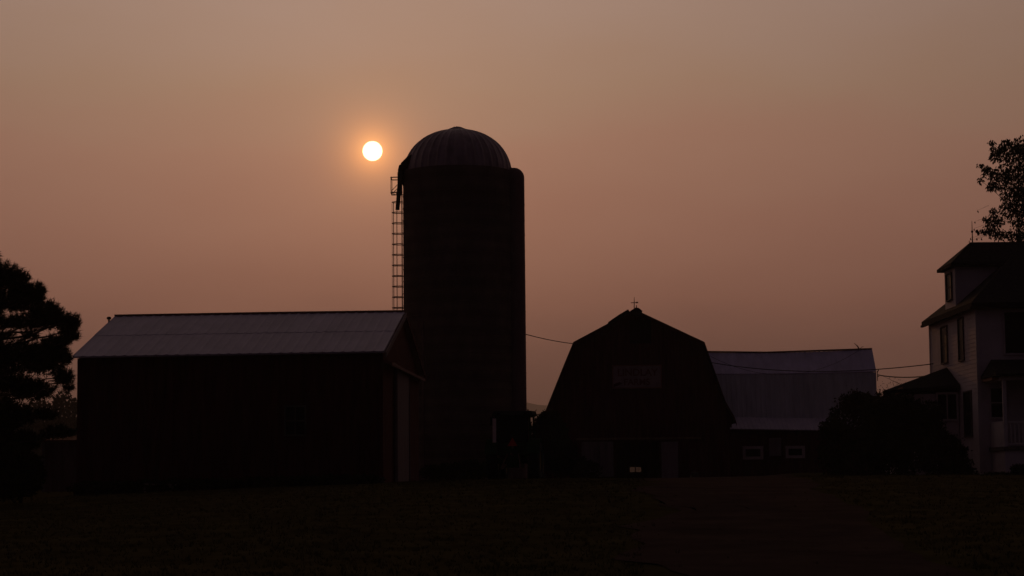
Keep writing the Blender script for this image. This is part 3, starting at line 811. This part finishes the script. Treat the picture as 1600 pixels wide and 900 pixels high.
# ================================================================ TRACTOR (rear view)
TY = 92.0
tc_ = W(804, 748, TY); tg = g(tc_.x, TY)
tr = thing('tractor', 'parked farm tractor seen from behind with red triangle, between silo and barn', 'tractor', (tc_.x, TY, tg))
Rt = Matrix.Translation((tc_.x, TY, tg)) @ Matrix.Rotation(R(-7), 4, 'Z')
def tbuild(mb, name, mt, parent=None, smooth=False):
    mb.v = [tuple(Rt @ Vector(p)) for p in mb.v]; return mb.build(name, M[mt], parent or tr, smooth)
H_ = 3.1
def wheel(x, y, r, w):
    b = MB(); pr_ = [(r * .62, -w / 2), (r * .9, -w / 2), (r, -w * .38), (r, w * .38), (r * .9, w / 2), (r * .62, w / 2)]
    b.lathe(pr_, (x, y, r), 'X', 28)
    for k in range(22):
        a = 2 * math.pi * k / 22
        for s_ in (-1, 1):
            M4 = Matrix.Translation((x, y, r)) @ Matrix.Rotation(a + (s_ * .07), 4, 'X')
            b.box(s_ * w * .02, s_ * w * .46, -.035, .035, r - .03, r + .04, M4)
    t_ = tbuild(b, 'wheel', 'tyre')
    b = MB(); b.lathe([(.02, -.06), (r * .3, -.06), (r * .34, -w * .25), (r * .62, -w * .42), (r * .62, w * .42), (r * .34, w * .25), (r * .3, .06), (.02, .06)], (x, y, r), 'X', 24)
    tbuild(b, 'rim', 'rim', t_)
wheel(-.95, 0, .86, .5); wheel(.95, 0, .86, .5); wheel(-.85, 2.6, .6, .38); wheel(.85, 2.6, .6, .38)
b = MB()
for x in (-.8, .8):
    for y in (-.5, 1.15): b.bar((x * (1 if y > 0 else .98), y, 1.35), (x * .95, y * .95, 2.86), .085)
b.bar((-.8, -.5, 1.6), (.8, -.5, 1.6), .08); b.bar((-.78, -.48, 2.85), (.78, -.48, 2.85), .08); b.bar((-.78, 1.1, 2.85), (.78, 1.1, 2.85), .08)
b.box(-.72, .72, -.45, 1.1, 1.1, 1.62)
tbuild(b, 'cab', 'green')
b = MB(); b.box(-.72, .70, -.47, -.46, 1.66, 2.8); tbuild(b, 'rear_window', 'glass')
b = MB(); b.box(-.9, -.74, -.56, -.52, 1.66, 2.74); b.box(-.86, -.80, -.58, -.56, 1.7, 2.7); tbuild(b, 'side_panel', 'pale')  # pale strip left of the rear window
b = MB(); A = [(-.92, -.7, 2.88), (.92, -.7, 2.88), (.92, 1.3, 2.88), (-.92, 1.3, 2.88), (-.84, -.6, 3.06), (.84, -.6, 3.06), (.84, 1.2, 3.1), (-.84, 1.2, 3.1)]
b.add(A, [(0, 3, 2, 1), (4, 5, 6, 7), (0, 1, 5, 4), (1, 2, 6, 5), (2, 3, 7, 6), (3, 0, 4, 7)]); tbuild(b, 'cab_roof', 'cabroof')
for s_ in (-1, 1):
    b = MB(); P = []
    for i in range(9):
        a = R(20 + i * 17); P.append((0, -math.cos(a) * 1.0, .86 + math.sin(a) * .98))
    for w0, w1 in ((s_ * .68, s_ * 1.22),):
        for (a, c) in zip(P, P[1:]): b.slab([(w0, a[1], a[2]), (w1, a[1], a[2]), (w1, c[1], c[2]), (w0, c[1], c[2])], (0, 0, -.04))
    f_ = tbuild(b, 'fender', 'green')
b = MB(); b.box(-.4, .4, 1.2, 3.3, 1.0, 1.75); b.box(-.34, .34, 1.25, 3.25, 1.75, 1.85); tbuild(b, 'hood', 'green')
b = MB(); b.tube([(.42, 1.9, 1.8), (.42, 1.9, 3.05), (.42, 1.82, 3.2)], .045, 8); tbuild(b, 'exhaust_pipe', 'steel')
b = MB(); b.box(-.35, .35, -.6, .9, .55, 1.1); b.tube([(-.9, 0, .86), (.9, 0, .86)], .14, 10)
tbuild(b, 'rear_axle', 'green')
b = MB()
for s_ in (-1, 1): b.bar((s_ * .3, -.5, .7), (s_ * .42, -1.25, .5), .08); b.bar((s_ * .25, -.55, 1.15), (s_ * .42, -1.2, .55), .04)
b.bar((0, -.6, 1.1), (0, -1.2, 1.15), .07)
tbuild(b, 'hitch', 'steel')
b = MB(); b.slab([(-.22, -.66, 1.50), (.22, -.66, 1.50), (0, -.66, 1.88)], (0, .02, 0)); tbuild(b, 'warning_triangle', 'smv')
b = MB(); b.box(-.03, .03, -.64, -.5, 1.4, 1.6); tbuild(b, 'triangle_bracket', 'steel')
for s_ in (-1, 1):
    b = MB(); b.tube([(s_ * .8, .9, 2.82), (s_ * .98, .85, 2.95), (s_ * 1.10, .8, 2.85)], .02, 6); b.box(s_ * 1.10 - .09, s_ * 1.10 + .09, .76, .8, 2.48, 2.84); tbuild(b, 'mirror', 'dark')
for x in (-.6, .6): b = MB(); b.box(x - .09, x + .09, -.74, -.705, 2.9, 2.99); tbuild(b, 'work_light', 'glass')

# ================================================================ SHRUBS, TREES
def bushcloud(name, label, base, blobs, n, size, mt='bush', cat='bush', stems=6, group=None, spiky=0):
    """blobs: (centre, radii) ellipsoids filled with leaves, denser near the outside"""
    t = thing(name, label, cat, base, group)
    b = MB(); more = []
    for c, r in blobs:                       # uneven sub-clumps round each lobe
        for _ in range(7):
            d = rnd_unit(); d.z = abs(d.z) * .9 + .05; q = random.uniform(.12, .28)
            more.append((Vector((c[0] + d.x * r[0] * .95, c[1] + d.y * r[1] * .95, c[2] + d.z * r[2] * .95)), (r[0] * q, r[1] * q, r[2] * q)))
    blobs_in, blobs = blobs, blobs + more
    tot = sum(r[0] * r[2] for c, r in blobs)
    for c, r in blobs:
        for _ in range(int(n * r[0] * r[2] / tot)):
            d = rnd_unit(); k = random.random() ** .33
            if spiky and random.random() < spiky: k *= random.uniform(1.0, 1.25)
            k *= 1 + .12 * math.sin(d.x * 7 + c[0]) * math.sin(d.z * 9 + c[2])
            p = Vector((c[0] + d.x * r[0] * k, c[1] + d.y * r[1] * k, c[2] + d.z * r[2] * k))
            if p.z < g(p.x, p.y) - .05: continue
            leaf(b, p, size * random.uniform(.6, 1.4), (d * .6 + rnd_unit()))
    b.build('foliage', M[mt], t)
    b = MB()
    for c, r in blobs_in[:stems]:
        q = Vector(base); limb(b, q + Vector((random.uniform(-.3, .3), 0, -.1)), Vector(c) + Vector((0, 0, r[2] * .5)), .05, .012)
    b.build('stem', M['bark'], t)
    return t
def bl(px, py, rx, rz, Y, ry=None):
    c = W(px, py, Y); k = Y / F; return (c, (rx * k, (ry or rx * .8) * k, rz * k))
Y = 100
gb = lambda px, Y: (W(px, 745, Y).x, Y, g(W(px, 745, Y).x, Y))
bushcloud('lilac_bush', 'big rounded dark bush in front of the right end of the long barn', gb(1335, 98),
          [bl(1338, 658, 40, 44, 98), bl(1305, 700, 28, 45, 98), bl(1362, 648, 34, 34, 98), bl(1345, 632, 26, 16, 98), bl(1390, 642, 20, 22, 97), bl(1340, 715, 50, 38, 97), bl(1300, 672, 18, 14, 97), bl(1380, 690, 30, 60, 97)], 26000, .13, spiky=.12)
bushcloud('lilac_bush', 'dark leafy bush against the side room of the farmhouse', gb(1410, 84),
          [bl(1405, 665, 42, 44, 83), bl(1388, 680, 18, 50, 83), bl(1415, 640, 26, 24, 83), bl(1440, 668, 34, 34, 82.5), bl(1430, 690, 42, 50, 82), bl(1390, 720, 35, 30, 82), bl(1392, 632, 13, 16, 84), bl(1450, 650, 20, 25, 83.5)], 26000, .12, spiky=.1)
bushcloud('foundation_shrub', 'low spreading shrub at the corner of the farmhouse below the tall side window', gb(1480, 80),
          [bl(1470, 712, 38, 36, 80), bl(1492, 728, 26, 20, 79.5), bl(1512, 741, 18, 9, 79)], 14000, .10, spiky=.1)
bushcloud('foundation_shrub', 'low shrub at the foot of the porch skirt at the right edge', gb(1590, 78),
          [bl(1600, 740, 20, 14, 78.5), bl(1560, 746, 26, 7, 78.5)], 5000, .08, spiky=.1)
bushcloud('vine', 'thin leafy vine shoots at the side room roof corner', gb(1383, 84.8),
          [bl(1381, 622, 5, 14, 84.8), bl(1376, 640, 6, 18, 84.8)], 260, .09, cat='vine', stems=2, spiky=.4)
bushcloud('shrub', 'lumpy shrub filling the gap between tractor and gambrel barn', gb(862, 108),
          [bl(852, 657, 10, 14, 108), bl(834, 712, 13, 50, 106), bl(828, 740, 12, 16, 105), bl(842, 680, 8, 24, 108), bl(862, 690, 24, 45, 108), bl(880, 715, 20, 32, 107), bl(843, 700, 10, 48, 108)], 20000, .14, spiky=.12)
bushcloud('weed_clump', 'weed clump at the lower edge of the barn’s left sliding door'.replace('’', "'"), gb(928, 114),
          [bl(920, 735, 18, 14, 114), bl(900, 730, 16, 20, 114)], 4000, .11, cat='weeds', spiky=.3)
bushcloud('weed_clump', 'weed strip along the foundation of the machine shed', gb(330, 59),
          [bl(x, 764 - (x - 120) * .028, 32, 9, 59.3, 22) for x in range(140, 600, 42)], 12000, .09, cat='weeds', spiky=.4, stems=1)
bushcloud('weed_clump', 'weeds growing in the gap between machine shed and silo', gb(700, 95),
          [bl(690, 738, 36, 12, 95), bl(735, 735, 30, 14, 95)], 6000, .11, cat='weeds', spiky=.4, stems=1)
bushcloud('shrub', 'dark shrub under the pine at the left edge', gb(20, 52),
          [bl(15, 735, 50, 42, 50), bl(-30, 720, 50, 60, 50), bl(45, 745, 22, 30, 50.5)], 18000, .10, spiky=.15)
# thin wild stems between long barn and side room
t = thing('sapling', 'thin bare-looking twigs rising between the long barn and the side room', 'sapling', gb(1395, 92))
b = MB(); base = W(1392, 650, 92)
tops = [(1402, 600), (1412, 598), (1386, 600), (1378, 604), (1398, 590), (1420, 604)]
for (x, y) in tops: limb(b, base, W(x, y, 92), .02, .006, wob=.25)
limb(b, W(1408, 601, 92), W(1380, 588, 92), .014, .005, wob=.1)
base0 = Vector(gb(1392, 92)); b.tube([base0, base], [.04, .025], 5)
b.build('stem', M['bark'], t)
b = MB()
for (x, y) in tops:
    for _ in range(14): leaf(b, W(x + random.uniform(-7, 7), y + random.uniform(-4, 10), 92), .06)
b.build('foliage', M['bush'], t)

# pine at the left edge
py_ = 50.0
pt_ = thing('pine_tree', 'tall dark pine at the left edge of the yard', 'pine', gb(-55, py_))
base = Vector(gb(-55, py_)); top = W(-80, 215, py_)
b = MB(); P = [base + Vector((0, 0, -.2)), base.lerp(top, .2) + Vector((.05, 0, 0)), base.lerp(top, .45) + Vector((.12, .05, 0)), base.lerp(top, .75), top]
b.tube(P, [.24, .2, .16, .09, .02], 12); tb = b
pads = [(8, 432, 26, 26), (34, 436, 16, 20), (50, 455, 24, 16), (66, 455, 8, 16), (25, 468, 45, 16), (78, 482, 26, 14), (100, 498, 18, 12), (114, 510, 12, 12),
        (122, 500, 8, 10), (60, 500, 40, 12), (12, 520, 16, 4), (52, 521, 12, 5), (118, 522, 12, 5), (100, 528, 18, 7), (15, 502, 28, 10), (88, 540, 20, 16), (30, 560, 55, 26), (75, 565, 32, 22), (100, 555, 14, 12),
        (108, 556, 10, 7), (-30, 470, 40, 60), (-30, 560, 50, 40), (20, 600, 45, 16), (55, 612, 40, 14), (100, 590, 10, 12), (112, 598, 7, 16), (20, 650, 40, 20), (-20, 650, 60, 40), (75, 650, 18, 7), (95, 678, 24, 8), (40, 690, 30, 14),
        (-60, 330, 50, 50), (-60, 400, 60, 40), (-100, 470, 60, 40), (-130, 550, 70, 30), (-60, 270, 25, 40), (-150, 620, 70, 25), (-110, 400, 45, 30), (-150, 480, 50, 30), (-110, 640, 60, 30), (-70, 560, 60, 30), (-180, 570, 40, 20)]
b = MB(); bb = MB(); k_ = py_ / F
for (px, py, rx, rz_) in pads:
    px -= 6; py += 5 if py < 560 else 0
    dyc = random.uniform(-1.0, 1.0) if px > -20 else random.uniform(-1.5, 1.5)
    c = W(px, py, py_ + dyc); area = rx * rz_
    s_ = W(-60, py + 25 + abs(px + 60) * .12, py_)
    limb(bb, s_, c, .045, .012, wob=.15)
    for j in range(max(2, int(area / 130))):
        d = rnd_unit(); limb(bb, c - (c - s_).normalized() * .3, c + Vector((d.x * rx * k_ * .8, d.y * rx * k_, d.z * rz_ * k_ * .7)), .012, .005, n=3)
    for _ in range(int(area * .62) + 14):
        d = rnd_unit(); q = random.random() ** .4
        if px > -5 and random.random() < .22: q *= 1.18
        p = c + Vector((d.x * rx * k_ * q, d.y * rx * k_ * q, d.z * rz_ * k_ * q))
        tuft(b, p, (d * .5 + Vector((.15, 0, .75))).normalized(), .13, 13, .0085)
b.build('crown', M['pine'], pt_); tb.add(bb.v, bb.f).build('trunk', M['bark'], pt_)

# broadleaf tree whose crown reaches in from the right, behind the house
my = 97.0
mt_ = thing('maple_tree', 'broadleaf tree with drooping leafy branches rising behind the farmhouse roof', 'tree', gb(1690, my))
base = Vector(gb(1690, my)); b = MB(); fork = W(1685, 480, my)
b.tube([base - Vector((0, 0, .3)), base.lerp(fork, .5), fork], [.5, .38, .32], 12)
tb = b
cl = [(1572, 222, 9, 7), (1560, 232, 12, 9), (1550, 222, 6, 4), (1580, 240, 22, 20), (1600, 230, 22, 20), (1554, 244, 8, 10), (1532, 257, 5, 4), (1540, 262, 7, 5), (1538, 270, 4, 8), (1532, 281, 4, 6),
      (1550, 268, 9, 9), (1552, 284, 9, 10), (1548, 293, 7, 6), (1568, 270, 18, 16), (1595, 275, 28, 26), (1562, 292, 10, 7), (1585, 305, 22, 18), (1610, 310, 25, 30), (1575, 325, 14, 14), (1598, 340, 24, 22),
      (1553, 330, 7, 8), (1556, 345, 14, 12), (1541, 342, 6, 6), (1546, 358, 11, 10), (1531, 361, 6, 4), (1560, 365, 16, 10), (1587, 366, 16, 12), (1600, 372, 16, 12),
      (1640, 250, 45, 50), (1650, 320, 50, 50), (1700, 230, 60, 50), (1740, 300, 70, 60), (1700, 370, 80, 40), (1800, 360, 60, 50), (1640, 380, 40, 30)]
k_ = my / F; b = MB(); bb = MB()
for (px, py, rx, rz_) in cl:
    dyc = random.uniform(-1.2, 1.2)
    c = W(px, py, my + dyc)
    limb(bb, fork.lerp(W(1660, 330, my), random.random() * .8), c, .07 if px > 1590 else .03, .01, sag=.25, wob=.12)
    for _ in range(int(rx * rz_ * (1.4 if px < 1630 else 1.7)) + 8):
        d = rnd_unit(); q = random.random() ** .42
        p = c + Vector((d.x * rx * k_ * q, d.y * rx * k_ * q, d.z * rz_ * k_ * q))
        leaf(b, p, random.uniform(.10, .19), Vector((d.x * .5, d.y * .5, -.9)) + rnd_unit() * .5, .5)
for (px, py) in ((1527, 329), (1523, 346), (1522, 357), (1526, 372), (1516, 372), (1514, 376), (1533, 372)):
    for _ in range(2): leaf(b, W(px, py, my), .13, Vector((.3, 0, -1)) + rnd_unit() * .3)
    limb(bb, W(1545, py - 8, my), W(px, py, my), .007, .004, n=4)
b.build('crown', M['leaf'], mt_); tb.add(bb.v, bb.f).build('trunk', M['bark'], mt_)

# distant tree line and a plank fence-like outbuilding seen under the pine
for i, (px, h, wd) in enumerate(((-40, 140, 50), (18, 128, 34), (60, 146, 32), (100, 156, 30), (145, 150, 30))):
    Yt = 260 + 12 * (i % 2); hb = 765
    bx = gb(px, Yt); cen = [bl(px, hb - h * .62, wd, h * .36, Yt), bl(px + wd * .4, hb - h * .4, wd * .7, h * .3, Yt), bl(px - wd * .4, hb - h * .45, wd * .7, h * .3, Yt)]
    lab = ['far tree beyond the left frame edge of the distant row', 'far lower rounded tree seen leftmost under the pine boughs', 'far tree in the middle of the row seen under the pine', 'tallest far tree of the row, just left of the machine shed corner', 'far tree of the row half hidden behind the machine shed corner'][i]
    t = thing('distant_tree', lab, 'tree', bx, 'far trees seen under the pine')
    b = MB(); 
    for c, r in cen:
        for _ in range(2600):
            d = rnd_unit(); q = random.random() ** .33; leaf(b, (c[0] + d.x * r[0] * q, c[1] + d.y * r[1] * q, c[2] + d.z * r[2] * q), .5, None, .8)
    b.build('crown', M['leaf'], t)
    b = MB(); b.tube([bx, (bx[0], bx[1], bx[2] + h * .6 * Yt / F)], [.3, .12], 8); b.build('trunk', M['bark'], t)
ob = thing('board_shed', 'small dim board shed behind the pine, left of the machine shed', 'shed', gb(92, 78))
a = W(66, 765, 78); c = W(124, 690, 78)
MB().box(a.x, c.x, 78, 81, 1.0, c.z).build('wall', mat('weathered_vertical_boards', (.13, .07, .07), .95, var=.4, scale=1.2, stretch=(6, 6, .5), bump=.3), ob)
MB().slab([(a.x - .15, 77.7, c.z), (c.x + .15, 77.7, c.z), (c.x + .15, 81.3, c.z + .25), (a.x - .15, 81.3, c.z + .25)], (0, 0, .06)).build('roof', M['redd'], ob)
MB().box(a.x - .04, a.x + .08, 77.96, 77.997, 1.0, c.z - .02).build('corner_board', M['wood'], ob)

# stone on the drive
st = W(1085, 752, 104); b = MB(); zz = g(st.x, 104)
nn = 14; rows = [(0.01, .34), (.13, .32), (.2, .2), (.2, .05), (.22, 0)]
for (r, h) in rows:
    for k in range(nn):
        a = 2 * math.pi * k / nn; q = r * (1 + .25 * math.sin(3 * a + h * 9) + random.uniform(-.1, .1))
        b.v.append((st.x + q * math.cos(a), 104 + q * math.sin(a), zz + h * .9 - .01))
for i in range(len(rows) - 1):
    for k in range(nn): b.f.append((i * nn + k, i * nn + (k + 1) % nn, (i + 1) * nn + (k + 1) % nn, (i + 1) * nn + k))
tag(b.build('stone', M['rock'], smooth=True), 'small dark stone lying on the gravel in front of the barn', 'stone')

# grass: short lawn tufts, more toward the camera
b = MB()
for _ in range(26000):
    y = 18 + 92 * random.random() ** 1.5; x = random.uniform(-.29, .29) * y
    if lerp(LE, y) - .1 < x < lerp(RE, y) + .1 and random.random() < .97: continue
    if y > 58 and x < -3.2 and y < 74: continue
    z = g(x, y); h = random.uniform(.02, .055) * (1 + .8 * (random.random() < .04))
    for k in range(3):
        dx, dy = random.uniform(-.03, .03), random.uniform(-.03, .03); w = .006 + y * .00006
        b.add([(x + dx - w, y + dy, z - .01), (x + dx + w, y + dy, z - .01), (x + dx * 2.2, y + dy * 2.2, z + h)], [(0, 1, 2)])
tag(b.build('grass', M['blade']), 'short dark lawn grass across the yard', 'grass', kind='stuff')

# ================================================================ HAZE
hm = bpy.data.materials.new('smoke_haze'); hm.use_nodes = True
t = hm.node_tree; t.nodes.clear()
pv = t.nodes.new('ShaderNodeVolumePrincipled'); pv.inputs['Density'].default_value = .00022
pv.inputs['Color'].default_value = (.9, .85, .84, 1); pv.inputs['Anisotropy'].default_value = .5
oo = t.nodes.new('ShaderNodeOutputMaterial'); t.links.new(pv.outputs[0], oo.inputs['Volume'])
hb = MB().box(-7600, 7600, -100, 8800, -30, 330).build('haze', hm)
tag(hb, 'thin smoky haze filling the valley air', 'haze', kind='stuff')
